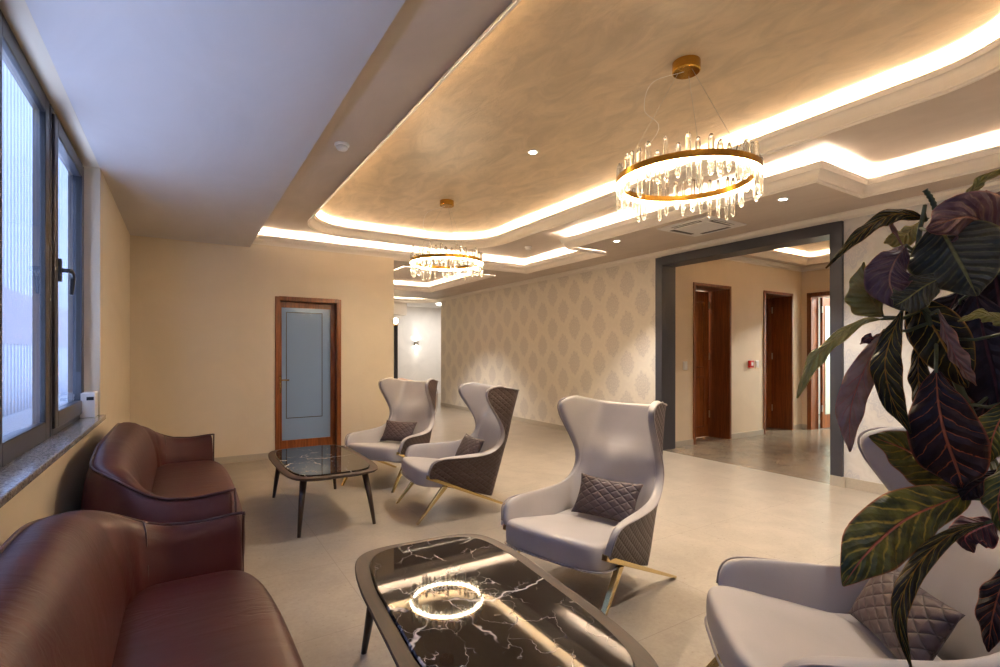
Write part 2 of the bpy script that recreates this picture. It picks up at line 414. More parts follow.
# baseboards
struct(bx('baseboard_left', M['base'], None, XL, XL+.012, YN, YD, 0, .08))
b = MB(); b.box(XL, DX0, YD-.012, YD, 0, .08); b.box(DX1, 2.50, YD-.012, YD, 0, .08); b.box(2.5, 2.512, YD-.012, 12.6, 0, .08)
struct(b.build('baseboard_back', M['base']))
b = MB(); b.box(XR-.012, XR, PY1+.005, 11.45, 0, .08); b.box(XR-.012, XR, YN, PY0-.02, 0, .10)
struct(b.build('baseboard_right', M['base']))
b = MB()
for a, c in ((XR+.25, d1[0]), (d1[1], d2[0]), (d2[1], HX)): b.box(a, c, HY-.012, HY, 0, .08)
b.box(HX-.012, HX, 4.50, HY, 0, .08)
struct(b.build('baseboard_hall', M['base']))

# ceilings -----------------------------------------------------------
def fill(outer, holes, z, name, mat, extra=None):
    bm = bmesh.new(); es = []
    for lp in [outer]+holes:
        vs = [bm.verts.new((p[0], p[1], z)) for p in lp]
        es += [bm.edges.new((vs[i], vs[(i+1) % len(vs)])) for i in range(len(vs))]
    bmesh.ops.triangle_fill(bm, use_beauty=True, use_dissolve=False, edges=es)
    for f in bm.faces:
        if f.normal.z > 0: f.normal_flip()
    if extra:
        for q in extra: bm.faces.new([bm.verts.new(p) for p in q])
    me = bpy.data.meshes.new(name); bm.to_mesh(me); bm.free()
    o = bpy.data.objects.new(name, me); me.materials.append(mat); return struct(link(o))
def offset(path, d, closed=True):
    m = MB(); m.sweep([(d, 0)], path, False) if not closed else None
    out = []; n = len(path)
    for i in range(n):
        p = Vector(path[i]); a = Vector(path[i-1]); b = Vector(path[(i+1) % n])
        d1 = (p-a).normalized(); d2 = (b-p).normalized(); n1 = Vector((-d1.y, d1.x)); n2 = Vector((-d2.y, d2.x))
        q = (n1+n2).normalized(); out.append((p.x+q.x*d/max(.3, q.dot(n1)), p.y+q.y*d/max(.3, q.dot(n1))))
    return out
def rrect(x0, x1, y0, y1, rs, n=14):
    """counter-clockwise, rs = radii at (x1,y0),(x1,y1),(x0,y1),(x0,y0)"""
    out = []
    for (cx, cy, a0, r) in ((x1, y0, -90, rs[0]), (x1, y1, 0, rs[1]), (x0, y1, 90, rs[2]), (x0, y0, 180, rs[3])):
        ox = cx-r if cx == x1 else cx+r; oy = cy-r if cy == y1 else cy+r
        for k in range(n+1):
            w = math.radians(a0+90*k/n); out.append((ox+r*math.cos(w), oy+r*math.sin(w)))
    return out
def cornice_prof(z, h=.095, pr=.085, down=.02):
    """classic stepped cove cornice; + is towards the opening"""
    q = [(0, z-down), (.012, z-down), (.014, z-down+.012), (.022, z-down+.014)]
    for k in range(7):
        t = k/6*PI/2; q.append((.026+(pr-.04)*(1-math.cos(t)), z-down+.018+(h-.035+down*.3)*math.sin(t)))
    q += [(pr-.008, z+h-.018), (pr-.006, z+h-.012), (pr, z+h-.010), (pr, z+h), (pr-.02, z+h), (pr-.03, z+h-.03), (0, z+.02)]
    return q
def coffer(name, path, z, ztop, closed, side, led_name, led_label, led_group, ext=.14, h=.095, down=.02, pr=.085):
    """cornice + ledge + recess wall around an opening; side=+1 when the opening lies left of travel"""
    s = side
    struct(MB().sweep([(s*a, b) for a, b in cornice_prof(z, h, pr, down)], path, closed).build(name, M['cornice']))
    struct(MB().sweep([(0, z), (0, z+.018), (-s*ext, z+.018), (-s*ext, ztop)], path, closed).build(name+'_ledge', M['cornice']))
    o = MB().sweep([(-s*.012, z+.024), (-s*.032, z+.024), (-s*.032, z+.030), (-s*.012, z+.030), (-s*.012, z+.024)], path, closed).build(led_name, M['led'])
    tag(o, led_label, 'light strip', led_group)
LG = 'warm light strips hidden in the ceiling coves'
# golden tray
tray = rrect(1.205, 3.74, .46, 6.62, (.72, .85, .62, .72))
coffer('trim_3', tray, L1, L2, True, 1, 'led_strip', 'warm light strip in the rounded golden ceiling tray', LG, h=.105)
fill(offset(tray, -.14), [], L2, 'ceiling_tray', M['ceil_gold'])
# middle ceiling level around the tray, zigzag opening in the lower level
XS = .686
zig = [(XS, 6.83), (4.80, 6.83), (4.80, 4.94), (4.13, 4.94), (4.13, 2.0), (4.88, 2.0), (4.88, -1.2), (XS, -1.2)]
coffer('trim_4', zig, L0, L1, False, -1, 'led_strip', 'warm light strip in the zigzag ceiling cove around the tray', LG, down=.045, h=.085)
mid = [(XS, -1.34), (5.02, -1.34), (5.02, 2.14), (4.27, 2.14), (4.27, 4.80), (4.94, 4.80), (4.94, 6.97), (XS, 6.97)]
fill(mid, [tray], L1, 'ceiling_middle', M['ceil_grey'])
# window side soffit
sf = MB(); sf.box(-.63, XS, YN, YD+.1, ZS, 3.1); struct(sf.build('ceiling_soffit', M['ceil_white']))
# low level along the right wall and over the passage, with a second coffer
far = [(2.9, 7.45), (4.60, 7.45), (4.60, 10.2), (2.9, 10.2)]
lo = [(XS, YN), (XR+.1, YN), (XR+.1, 11.6), (2.4, 11.6), (2.4, 6.83), (4.80, 6.83), (4.80, 4.94), (4.13, 4.94), (4.13, 2.0), (4.88, 2.0), (4.88, -1.2), (XS, -1.2)]
fill(lo, [far], L0, 'ceiling_low', M['ceil_grey'])
coffer('trim_5', far, L0, L1, True, 1, 'led_strip', 'warm light strip in the far rectangular ceiling cove over the passage', LG)
fill(offset(far, -.14), [], L1, 'ceiling_passage', M['ceil_grey'])
# far room ceiling: round coffer and beam
rc = [(5.3+.9*math.cos(a*2*PI/40), 12.9+.9*math.sin(a*2*PI/40)) for a in range(40)]
fill([(2.3, 11.6), (9.5, 11.6), (9.5, 15.2), (2.3, 15.2)], [rc], 2.78, 'ceiling_far', M['wall_white'])
coffer('trim_6', rc, 2.78, 2.95, True, 1, 'led_strip', 'warm light strip in the round ceiling cove of the far white room', LG)
fill(offset(rc, -.14), [], 2.95, 'ceiling_round', M['wall_white'])
struct(bx('trim_7', M['cornice'], None, 2.5, 5.55, 13.95, 14.2, 2.42, 2.78, .02))
# hall ceiling
hh = [(5.95, 2.1), (8.72, 2.1), (8.72, 4.38), (5.95, 4.38)]
fill([(XR+.1, 1.5), (HX+.2, 1.5), (HX+.2, HY+.1), (XR+.1, HY+.1)], [hh], 2.78, 'ceiling_hall', M['ceil_grey'])
coffer('trim_8', hh, 2.78, 2.93, True, 1, 'led_strip', 'warm light strip in the hall ceiling cove behind the dark portal', LG)
fill(offset(hh, -.14), [], 2.93, 'ceiling_hall_tray', M['ceil_gold'])
fill([(XR+.2, HY+.4), (11.8, HY+.4), (11.8, 8.0), (XR+.2, 8.0)], [], 2.7, 'ceiling_side_room', M['wall_white'])
fill([(HX+.19, 1.5), (11.8, 1.5), (11.8, HY+.4), (HX+.19, HY+.4)], [], 2.71, 'ceiling_end_room', M['wall_white'])
# wall cornices
def wc(z, h=.07, pr=.075):
    return [(0, z-h-.03), (.012, z-h-.03), (.014, z-h), (.03, z-h+.01), (.045, z-.03), (pr-.01, z-.018), (pr, z-.015), (pr, z)]
struct(MB().sweep(wc(L0, .03, .08), [(XR, YN), (XR, 11.45)]).build('trim_9', M['cornice']))
struct(MB().sweep([(-a, b) for a, b in wc(2.78, .04)], [(XR+.22, HY), (HX, HY), (HX, 1.6)]).build('trim_10', M['cornice']))
struct(bx('ceiling_void', M['ceil_white'], None, -.75, 9.6, YN-.2, 15.3, 3.2, 3.3))

# ------------------------------------------------------------------ window
WX = -.575            # inner face of the frames
def window(n, y0, y1, kind):
    f = MB(); z0, z1 = .872, 2.583
    o = bx('window_%d' % n, M['win'], None, WX-.06, WX-.055, y0+.02, y0+.021, z0, z0+.001)
    o.data = bpy.data.meshes.new('window'); o.data.materials.append(M['win'])
    def ring(m, a, b, c, d, wd, x0, x1):
        m.box(x0, x1, a, a+wd, c, d); m.box(x0, x1, b-wd, b, c, d); m.box(x0, x1, a+wd, b-wd, c, c+wd); m.box(x0, x1, a+wd, b-wd, d-wd, d)
    m = MB()
    if kind == 'fixed':
        ring(m, y0, y1, z0, z1, .085, WX-.05, WX); me = m
        g0, g1, h0, h1 = y0+.085, y1-.085, z0+.085, z1-.085
    else:
        ring(m, y0, y1, z0, z1, .05, WX-.07, WX)
        g0, g1, h0, h1 = y0+.115, y1-.115, z0+.115, z1-.115
    fo = m.build('window_frame', M['win'], None, bevel=.004); fo.parent = o
    if kind != 'fixed':
        m = MB(); ring(m, y0+.035, y1-.035, z0+.035, z1-.035, .085, WX-.05, WX+.012); s = m.build('sash', M['win'], o, bevel=.006)
        m = MB(); yy = y0+.075; zz = 1.74
        m.box(WX+.018, WX+.032, yy-.016, yy+.016, zz-.06, zz+.06)
        m.tube([(WX+.03, yy, zz), (WX+.062, yy, zz), (WX+.066, yy+.02, zz), (WX+.066, yy+.07, zz-.005), (WX+.064, yy+.098, zz-.03), (WX+.06, yy+.105, zz-.08), (WX+.058, yy+.098, zz-.12)], [.012, .012, .012, .011, .011, .010, .008], 10)
        m.build('handle', M['black_plastic'], o, smooth=True, bevel=.003)
        m = MB(); m.tube([(WX+.0, y1-.04, z1-.1), (WX+.0, y1-.04, z1-.03)], .012, 8); m.tube([(WX+.0, y1-.04, z0+.05), (WX+.0, y1-.04, z0+.12)], .012, 8); m.build('hinge', M['win'], o)
    m = MB(); ring(m, g0-.008, g1+.008, h0-.008, h1+.008, .012, WX-.018, WX-.002 if kind == 'fixed' else WX+.004); m.build('gasket', M['gasket'], o)
    bx('pane', M['glass'], o, WX-.018, WX-.012, g0-.003, g1+.003, h0-.003, h1+.003)
    struct(o)
ys = [(3.42, 4.40, 'sash'), (2.52, 3.40, 'fixed'), (1.50, 2.50, 'sash'), (.60, 1.48, 'fixed'), (-.42, .58, 'sash'), (-1.32, -.44, 'fixed')]
for n, (a, b, k) in enumerate(ys): window(n+1, a, b, k)
struct(bx('window_sill', M['granite'], None, WX-.06, -.452, WY0, WY1+.0, .845, .875, .005))
# neighbouring building seen through the glass
tag(MB().box(-3.3, -3.1, -6, 40, 2.65, 9).box(-3.3, -3.1, -6, 40, -1.5, 1.5).build('exterior_facade', M['facade']), 'pale ribbed facade of the neighbouring building outside the window', 'building')
tag(MB().box(-3.3, -3.08, -6, 40, 1.5, 2.65).build('exterior_facade_band', M['purple']), 'purple horizontal band across the facade outside the window', 'facade panel')
tag(MB().box(-3.1, -1.9, -6, 40, -.12, .0).build('exterior_balcony', M['slab']), 'white balcony slab outside the window below the sill', 'balcony')

# white device on the sill
r = empty('air_sensor', (-.53, 4.34, .875), 0, 'small white box with a dark slot standing at the end of the granite sill', 'device')
bx('body', M['white_plastic'], r, -.045, .035, -.06, .075, 0, .165, .005); bx('slot', M['black_plastic'], r, -.01, .028, -.063, -.058, .115, .137)

# ------------------------------------------------------------------ glazed door in the door wall
o = struct(bx('door_1', M['oak'], None, DX0, DX0+.05, YD-.012, YD+.2, 0, DZ))
m = MB(); m.box(DX0, DX0+.052, YD-.012, YD+.2, 0, DZ); m.box(DX1-.052, DX1, YD-.012, YD+.2, 0, DZ); m.box(DX0+.052, DX1-.052, YD-.012, YD+.2, DZ-.052, DZ)
o.data = m.build('x', M['oak']).data; bpy.data.objects.remove(bpy.data.objects['x'])
bv = o.modifiers.new('b', 'BEVEL'); bv.width = .004; bv.segments = 2
y0 = YD+.10; a, b = DX0+.052, DX1-.052
m = MB(); m.box(a, a+.04, y0, y0+.045, .01, DZ-.055); m.box(b-.06, b, y0, y0+.045, .01, DZ-.055); m.box(a+.04, b-.06, y0, y0+.045, DZ-.125, DZ-.055); m.box(a+.04, b-.06, y0, y0+.045, .01, .195)
lf = m.build('door_leaf', M['oak'], o, bevel=.004)
bx('glass_panel', M['frost'], o, a+.038, b-.058, y0+.016, y0+.026, .19, DZ-.12)
m = MB(); gx0, gx1, gz0, gz1 = 1.11, 1.56, .47, 1.83
for q in ((gx0, gx0+.010, gz0, gz1), (gx1-.010, gx1, gz0, gz1), (gx0, gx1, gz0, gz0+.010), (gx0, gx1, gz1-.010, gz1)): m.box(q[0], q[1], y0+.0145, y0+.016, q[2], q[3])
m.build('engraved_line', M['frame_dark'], o)
m = MB(); m.box(a+.008, a+.032, y0-.006, y0, .80, 1.02); m.tube([(a+.02, y0, .965), (a+.02, y0-.045, .965), (a+.03, y0-.05, .965), (a+.12, y0-.05, .963)], .009, 8)
m.build('handle', M['brass'], o, smooth=True)

# hall doors ---------------------------------------------------------
def hall_door(n, x0, x1, ajar):
    m = MB(); dy0, dy1 = HY-.012, HY+.40
    m.box(x0, x0+.03, dy0, dy1, 0, dz); m.box(x1-.03, x1, dy0, dy1, 0, dz); m.box(x0+.03, x1-.03, dy0, dy1, dz-.03, dz)
    m.box(x0-.015, x0+.03, dy0-.006, HY+.0, 0, dz+.015); m.box(x1-.03, x1+.015, dy0-.006, HY, 0, dz+.015); m.box(x0, x1, dy0-.006, HY, dz-.03, dz+.015)
    o = struct(m.build('door_%d' % n, M['oak_dark'], None, bevel=.003))
    wd = x1-x0-.07
    lf = empty('door_leaf', (x1-.035-(.012 if ajar else 0), HY+.33, 0)); lf.parent = o
    if ajar: lf.rotation_euler = (0, 0, -.02)
    m = MB(); m.box(-wd, 0, 0, .04, .01, dz-.04); p = m.build('panel', M['oak'], lf, bevel=.003)
    m = MB()
    for (za, zb) in ((.16, .95), (1.08, dz-.20)):
        for q in ((-wd+.12, -.12, za, za+.02), (-wd+.12, -.12, zb-.02, zb), (-wd+.12, -wd+.14, za, zb), (-.14, -.12, za, zb)): m.box(q[0], q[1], -.014, 0, q[2], q[3])
    m.build('moulding', M['oak_dark'], lf, bevel=.004)
    m = MB()
    for z in (.3, 1.2, 2.0): m.tube([(.004, -.006, z), (.004, -.006, z+.11)], .011, 8)
    m.build('hinge', M['steel'], lf)
    m = MB(); m.box(-wd+.03, -wd+.06, -.006, 0, .95, 1.15); m.tube([(-wd+.045, 0, 1.1), (-wd+.045, -.05, 1.1), (-wd+.16, -.05, 1.1)], .009, 8); m.build('handle', M['brass'], lf)
hall_door(2, d1[0], d1[1], True); hall_door(3, d2[0], d2[1], False)
m = MB(); m.box(HX-.015, HX+.22, 4.46, 4.50, 0, 2.305); m.box(HX-.015, HX+.22, 3.66, 3.70, 0, 2.305); m.box(HX-.015, HX+.22, 3.70, 4.46, 2.265, 2.305)
m.box(HX-.02, HX, 4.46, 4.53, 0, 2.33); m.box(HX-.02, HX, 3.63, 3.70, 0, 2.33); m.box(HX-.02, HX, 3.63, 4.53, 2.28, 2.33)
o = struct(m.build('door_4', M['oak_dark'], None, bevel=.003))
lf = bx('door_leaf', M['oak'], o, HX+.23, HX+1.0, 4.40, 4.44, .01, 2.26, .003)
m = MB()
for z in (.3, 1.2, 2.0): m.tube([(HX+.222, 4.40, z), (HX+.222, 4.40, z+.11)], .012, 8)
m.build('hinge', M['steel'], o)
bx('glass_panel', M['door_glass'], lf, HX+.31, HX+.90, 4.392, 4.40, .25, 2.12)
r = empty('bathroom_cabinet', (11.3, 4.0, 0), 0, 'pale green-white cabinet in the room behind the open hall door', 'cabinet')
bx('body', M['white_plastic'], r, -.25, .25, -.8, .8, .1, .9, .01); bx('countertop', M['granite'], r, -.28, .25, -.85, .85, .9, .94)
r = empty('call_point', (7.538, HY, 1.135), 0, 'red fire alarm call point on the hall wall between the two wooden doors', 'alarm button')
bx('housing', M['red_plastic'], r, -.055, .055, -.04, 0, -.055, .055, .006); bx('press_plate', M['white_plastic'], r, -.026, .026, -.043, -.038, -.024, .026)
def switch(x, lab):
    r = empty('light_switch', (x, HY, 1.13), 0, lab, 'light switch', 'white light switches on the hall wall')
    bx('plate', M['white_plastic'], r, -.045, .045, -.01, 0, -.06, .06, .003); bx('rocker', M['white_plastic'], r, -.028, .028, -.016, -.008, -.04, .04, .003)
switch(5.974, 'white light switch on the hall wall beside the dark portal frame')
switch(7.729, 'white light switch just right of the red fire alarm button')

# ------------------------------------------------------------------ ceiling fittings
def downlight(x, y, z, lab, pw=1.0):
    r = empty('downlight', (x, y, z), 0, lab, 'downlight', 'small recessed ceiling downlights')
    MB().lathe([(.048, 0), (.046, -.006), (.034, -.007), (.030, -.002)], 24, caps=False).build('trim_ring', M['white_plastic'], r, smooth=True)
    MB().lathe([(.030, -.0022), (.001, -.0024)], 20).build('lens', M['lamp'], r)
    l = bpy.data.lights.new('downlight_beam', 'SPOT'); l.energy = SPOT_W*pw; l.color = (1, .93, .86); l.spot_size = 1.75; l.spot_blend = .6; l.shadow_soft_size = .03
    lo_ = bpy.data.objects.new('downlight_beam', l); link(lo_, r); lo_.location = (0, 0, -.02)
downlight(2.50, 3.46, L2, 'small downlight in the golden tray midway between the two chandeliers')
downlight(4.47, 2.44, L0, 'small downlight in the grey ceiling right of the air conditioner cassette')
downlight(4.44, 4.42, L0, 'small downlight in the grey ceiling left of the air conditioner cassette')
downlight(3.85, 9.05, L1, 'tiny far downlight in the ceiling over the passage', 1.6)
downlight(7.3, 3.2, 2.93, 'added hall downlight, unseen above the dark portal', .6)  # added above the lintel, out of sight, to brighten the hall walls
downlight(2.50, .55, L2, 'added unseen downlight in the golden tray nearest the camera')  # added out of view, extra light for floor and walls
downlight(4.47, .45, L0, 'added unseen downlight in the grey ceiling nearest the camera by the right wall')  # also added outside the frame, to lift the floor and right wall
downlight(4.9, 6.0, L1-.0, 'small downlight near the damask wall') if 0 else None
for x, y, lab in ((.977, 3.713, 'white round smoke detector on the ceiling strip beside the soffit'), (4.16, 5.87, 'white round smoke detector on the ceiling beyond the stepped cornice')):
    r = empty('smoke_detector', (x, y, L1), 0, lab, 'smoke detector', 'white smoke detectors')
    MB().lathe([(.052, 0), (.052, -.014), (.046, -.018)], 28).build('mounting_base', M['white_plastic'], r, smooth=False, bevel=.002)
    MB().lathe([(.040, -.018), (.042, -.03), (.034, -.042), (.018, -.047), (.001, -.048)], 28).build('sensor_head', M['white_plastic'], r, smooth=True)
r = empty('air_conditioner', (4.68, 3.42, L0), 0, 'white square ceiling cassette air conditioner above the portal side', 'air conditioner')
m = MB(); m.box(-.32, .32, -.32, .32, -.018, 0); m.build('panel', M['white_plastic'], r, bevel=.012)
m = MB(); m.box(-.19, .19, -.19, .19, -.026, -.017); m.build('grille', M['white_plastic'], r, bevel=.004)
for k in range(4):
    m = MB(); m.box(-.17, .17, .215, .272, -.0205, -.0175); s = m.build('air_slot', M['black_plastic'], r); s.rotation_euler = (0, 0, k*PI/2)
    m = MB(); m.box(-.165, .165, .256, .268, -.027, -.0215); s2 = m.build('flap', M['white_plastic'], r); s2.rotation_euler = (0, 0, k*PI/2)

# ------------------------------------------------------------------ chandeliers
def rod_mesh(h, rr):
    m = MB(); m.lathe([(rr*.35, -h/2), (rr*.8, -h/2+rr*.7), (rr, -h/2+rr*1.6), (rr, h/2-rr*1.6), (rr*.8, h/2-rr*.6), (rr*.4, h/2)], 6)
    o = m.build('crystal_rod', M['crystal']); me = o.data; bpy.data.objects.remove(o); return me
RODS = [rod_mesh(h, .013+.002*(i % 3)) for i, h in enumerate((.15, .18, .21, .24, .27, .19))]
def chandelier(x, y, z, zr, lab, seed):
    rnd = random.Random(seed)
    r = empty('chandelier', (x, y, z), 0, lab, 'chandelier', 'round crystal rod chandeliers'); R = .386; dzr = zr-z
    MB().lathe([(.001, 0), (.079, 0), (.079, -.055), (.074, -.06), (.001, -.061)], 40, caps=False).build('ceiling_canopy', M['gold'], r, smooth=False, bevel=.002)
    MB().lathe([(R-.017, dzr-.017), (R+.017, dzr-.017), (R+.017, dzr+.020), (R-.017, dzr+.020), (R-.017, dzr-.017)], 90, caps=False).build('ring', M['gold'], r, smooth=False)
    MB().lathe([(R-.015, dzr-.018), (R+.015, dzr-.018), (R+.015, dzr-.0215), (R-.015, dzr-.0215), (R-.015, dzr-.018)], 90, caps=False).build('led_ring', M['led_ring'], r)
    for k in range(3):
        w = k*2*PI/3+.35; m = MB(); m.tube([(.045*math.cos(w), .045*math.sin(w), -.058), (R*math.cos(w), R*math.sin(w), dzr+.018)], .0013, 5); m.build('suspension_wire', M['steel'], r)
    m = MB(); m.tube(catmull([(-.02, .0, -.06), (-.20, .08, -.14), (-.24, .10, -.30), (-.18, .05, -.42), (-R*.86, R*.5, dzr+.018)], 24), .0017, 5); m.build('power_cord', M['white_plastic'], r)
    n = 46
    for k in range(n):
        w = 2*PI*(k+rnd.uniform(-.15, .15))/n; out = R
        o = bpy.data.objects.new('crystal_rod', RODS[rnd.randrange(6)]); link(o, r)
        o.location = (out*math.cos(w), out*math.sin(w), dzr-.012+rnd.uniform(-.05, .05)); o.rotation_euler = (rnd.uniform(-.03, .03), rnd.uniform(-.03, .03), rnd.uniform(0, 1))
chandelier(2.49, 1.92, L2, 2.315, 'large near crystal rod chandelier with a gold ring', 3)
chandelier(2.49, 5.08, L2, 2.315, 'farther crystal rod chandelier near the wall with the glazed door', 5)

# ------------------------------------------------------------------ wing chairs
def frow():
    Fp = [(-.343,.335),(-.345,.385),(-.335,.435),(-.308,.472),(-.25,.490),(-.12,.490),(.03,.488),(.14,.494),(.225,.516),(.285,.560),(.312,.62),(.302,.69),(.258,.77),(.205,.85),(.166,.91),(.148,.960),(.158,.998),(.200,1.022),(.285,1.03)]
    zb = [.118,.16,.21,.26,.31,.365,.42,.47,.52,.57,.62,.69,.765,.84,.89,.925,.952,.970,.982]
    Bp = [(.232+(z-.118)*.30, z) for z in zb]
    xf = [.300,.318,.330,.336,.338,.334,.322,.308,.292,.280,.274,.272,.276,.284,.290,.294,.294,.288,.278]
    xb = [.245,.248,.25,.25,.25,.25,.248,.246,.244,.242,.24,.238,.236,.234,.232,.23,.23,.23,.228]
    return Fp, Bp, xf, xb
def chair_shell():
    Fp, Bp, xf, xb = frow(); rows = []
    for f, b, x0, x1 in zip(Fp, Bp, xf, xb):
        P0 = Vector((-x0, f[0], f[1])); P1 = Vector((-x1, b[0], b[1])); P2 = Vector((0, b[0]+.012, b[1]-.006))
        d = (P1-P0).length; k = max(.0, 1-.10/max(d, .12)); A = P0.lerp(P1, k); B = P1.lerp(P2, .34)
        half = [P0.lerp(A, j/6) for j in range(6)]
        half += [A*(1-t)**2+P1*2*t*(1-t)+B*t*t for t in (0, .25, .5, .75, 1)]
        half += [B.lerp(P2, j/3) for j in (1, 2, 3)]
        rows.append(half+[Vector((-p.x, p.y, p.z)) for p in half[:-1][::-1]])
    return rows
def grid_normals(rows):
    N = []
    for i, r in enumerate(rows):
        o = []
        for j in range(len(r)):
            a = rows[min(i+1, len(rows)-1)][j]-rows[max(i-1, 0)][j]; b = r[min(j+1, len(r)-1)]-r[max(j-1, 0)]
            n = b.cross(a); o.append(n.normalized() if n.length > 1e-9 else Vector((0, 0, 1)))
        N.append(o)
    return N
def make_chair():
    r = empty('wing_chair', (0, 0, 0)); rows = chair_shell(); N = grid_normals(rows)
    # decide which side is inside
    c = Vector((0, 0, .6)); mid = rows[9][0]; sgn = 1 if (c-mid).dot(N[9][0]) > 0 else -1
    def off(d): return [[p+n*sgn*(d(i, j) if callable(d) else d) for j, (p, n) in enumerate(zip(rr, nn))] for i, (rr, nn) in enumerate(zip(rows, N))]
    m = len(rows[0]); last = len(rows)-1
    tin = lambda i, j: .022+.014*math.sin(PI*j/(m-1))**2+(.044 if 4 < i < 12 else 0)*max(0, math.sin(PI*(j-6)/(m-13)) if 6 < j < m-7 else 0)**.6
    inner = off(tin); outer = off(-.020)
    uv = []
    for i, rr in enumerate(rows):
        acc = 0; u = []
        for j, p in enumerate(rr):
            if j: acc += (p-rr[j-1]).xy.length
            u.append(acc)
        tot = u[-1]; uv.append([(q-tot/2, p.z) for q, p in zip(u, rr)])
    MB().grid(outer, uvs=uv).build('quilted_shell', M['quilt'], r, smooth=True, sub=1)
    # inner lining with the rounded rim
    loop = [(0, j) for j in range(m)]+[(i, m-1) for i in range(1, last+1)]+[(last, j) for j in range(m-2, -1, -1)]+[(i, 0) for i in range(last-1, 0, -1)]
    mb = MB(); mb.grid(inner)
    a = [inner[i][j] for i, j in loop]; b = [outer[i][j] for i, j in loop]
    cen = [(rows[i][j]) for i, j in loop]
    def bulge(i, j):
        v = Vector((0, 0, 0))
        if i == last: v += (rows[last][j]-rows[last-1][j]).normalized()
        if i == 0: v += (rows[0][j]-rows[1][j]).normalized()
        if j == 0: v += (rows[i][0]-rows[i][1]).normalized()
        if j == m-1: v += (rows[i][m-1]-rows[i][m-2]).normalized()
        return v.normalized()*.012
    mid_ = [p.lerp(q, .5)+bulge(i, j) for p, q, (i, j) in zip(a, b, loop)]
    mb.grid([a+[a[0]], mid_+[mid_[0]], b+[b[0]]])
    mb.build('upholstered_lining', M['grey_leather'], r, smooth=True, sub=1)
    rim = [q+bulge(i, j)*.35 for q, (i, j) in zip(b, loop)]
    up = [q for q, (i, j) in zip(rim, loop) if i > 0]
    start = [k for k, (i, j) in enumerate(loop) if i == 1 and j == m-1][0]
    seq = [rim[(start+k) % len(rim)] for k in range(len(rim)) if loop[(start+k) % len(rim)][0] > 0]
    MB().tube(catmull(seq, 150), .0042, 6).build('piping', M['grey_piping'], r, smooth=True)
    # lumbar roll: horizontal seam across the inner back
    mb = MB(); rr = inner[12]
    mb.tube([p+Vector((0, -.001, 0)) for p in catmull(rr[8:-8], 20)], .003, 6); mb.build('back_seam', M['grey_piping'], r, smooth=True)
    # seat cushion
    mb = MB(); n = 40; lay = []
    def outline(s, z, bow=0):
        pts = []
        for k in range(n):
            w = 2*PI*k/n; cx, cy = math.cos(w), math.sin(w); e = .32
            px = math.copysign(abs(cx)**e, cx); py = math.copysign(abs(cy)**e, cy)
            y = -.085+py*.325*s; hw = (.322+(.236-.322)*((y+.41)/.65))*s
            pts.append(Vector((px*hw, y+(-.018*(1-abs(px)**2) if py < -.5 else 0), z-.10*(y+.41)/.65)))
        return pts
    for s, z in ((.93, .272), (.985, .284), (1.0, .31), (1.0, .365), (.985, .398), (.95, .413), (.8, .421), (.5, .426), (.15, .427)): lay.append(outline(s, z))
    mb.grid(lay, closed=True); mb.add(lay[0], [tuple(range(n))]); mb.add(lay[-1], [tuple(range(n))]); mb.build('seat', M['grey_leather'], r, smooth=True, sub=1)
    pp = outline(1.004, .288); MB().tube(pp+[pp[0]], .0045, 6, cap=False).build('seat_piping', M['grey_piping'], r, smooth=True)
    bx('label_tag', M['white_plastic'], r, -.356, -.345, -.338, -.318, .350, .372)
    mb = MB(); mb.add([(-.29, -.33, .285), (.29, -.33, .285), (.29, -.33, .33), (-.29, -.33, .33), (-.225, .225, .125), (.225, .225, .125), (.225, .225, .36), (-.225, .225, .36)],
                      [(0,1,5,4), (2,3,7,6), (0,3,2,1), (4,5,6,7), (0,4,7,3), (1,2,6,5)])
    mb.build('underside', M['grey_leather'], r, bevel=.01)
    for s in (-1, 1):
        mb = MB(); mb.add([(s*(.305+q), y, z) for q in (-.017, .017) for (y, z) in ((-.362, .338), (-.355, .366), (.435, .012), (.425, .0))], [(0,1,2,3), (7,6,5,4), (0,4,5,1), (1,5,6,2), (2,6,7,3), (3,7,4,0)])
        mb.build('side_bar', M['brass'], r, bevel=.003)
        mb = MB(); mb.add([(s*(.302+q), y, z) for q in (-.014, .014) for (y, z) in ((-.228, .270), (-.182, .262), (-.424, .0), (-.44, .0))], [(0,1,2,3), (7,6,5,4), (0,4,5,1), (1,5,6,2), (2,6,7,3), (3,7,4,0)])
        mb.build('leg', M['brass'], r, bevel=.003)
    return r
def pillow_mesh(w=.40, h=.235, t=.085):
    m = MB(); n = 18; A = []; B = []; ua = []
    for j in range(n+1):
        ra = []; rb = []; u = []
        for i in range(n+1):
            a, b = 2*i/n-1, 2*j/n-1; pin = 1-.09*(1-abs(b)**2)*abs(a)**3; pin2 = 1-.09*(1-abs(a)**2)*abs(b)**3
            z = t/2*((1-abs(a)**2.6)*(1-abs(b)**2.6))**.55+.002
            ra.append(Vector((a*w/2*pin, -z, b*h/2*pin2))); rb.append(Vector((a*w/2*pin, z, b*h/2*pin2))); u.append((a*w/2, b*h/2))
        A.append(ra); B.append(rb); ua.append(u)
    m.grid(A, uvs=ua); m.grid(B, uvs=ua)
    for side in (lambda q: q[0], lambda q: q[-1]):
        m.grid([side(A), side(B)], uvs=[ua[0], ua[0]]); m.grid([[r[0] for r in A], [r[0] for r in B]], uvs=[ua[0], ua[0]]); m.grid([[r[-1] for r in A], [r[-1] for r in B]], uvs=[ua[0], ua[0]])
    return m
chair0 = make_chair()
pil0 = pillow_mesh().build('throw_pillow', M['quilt_p'], None, smooth=True)
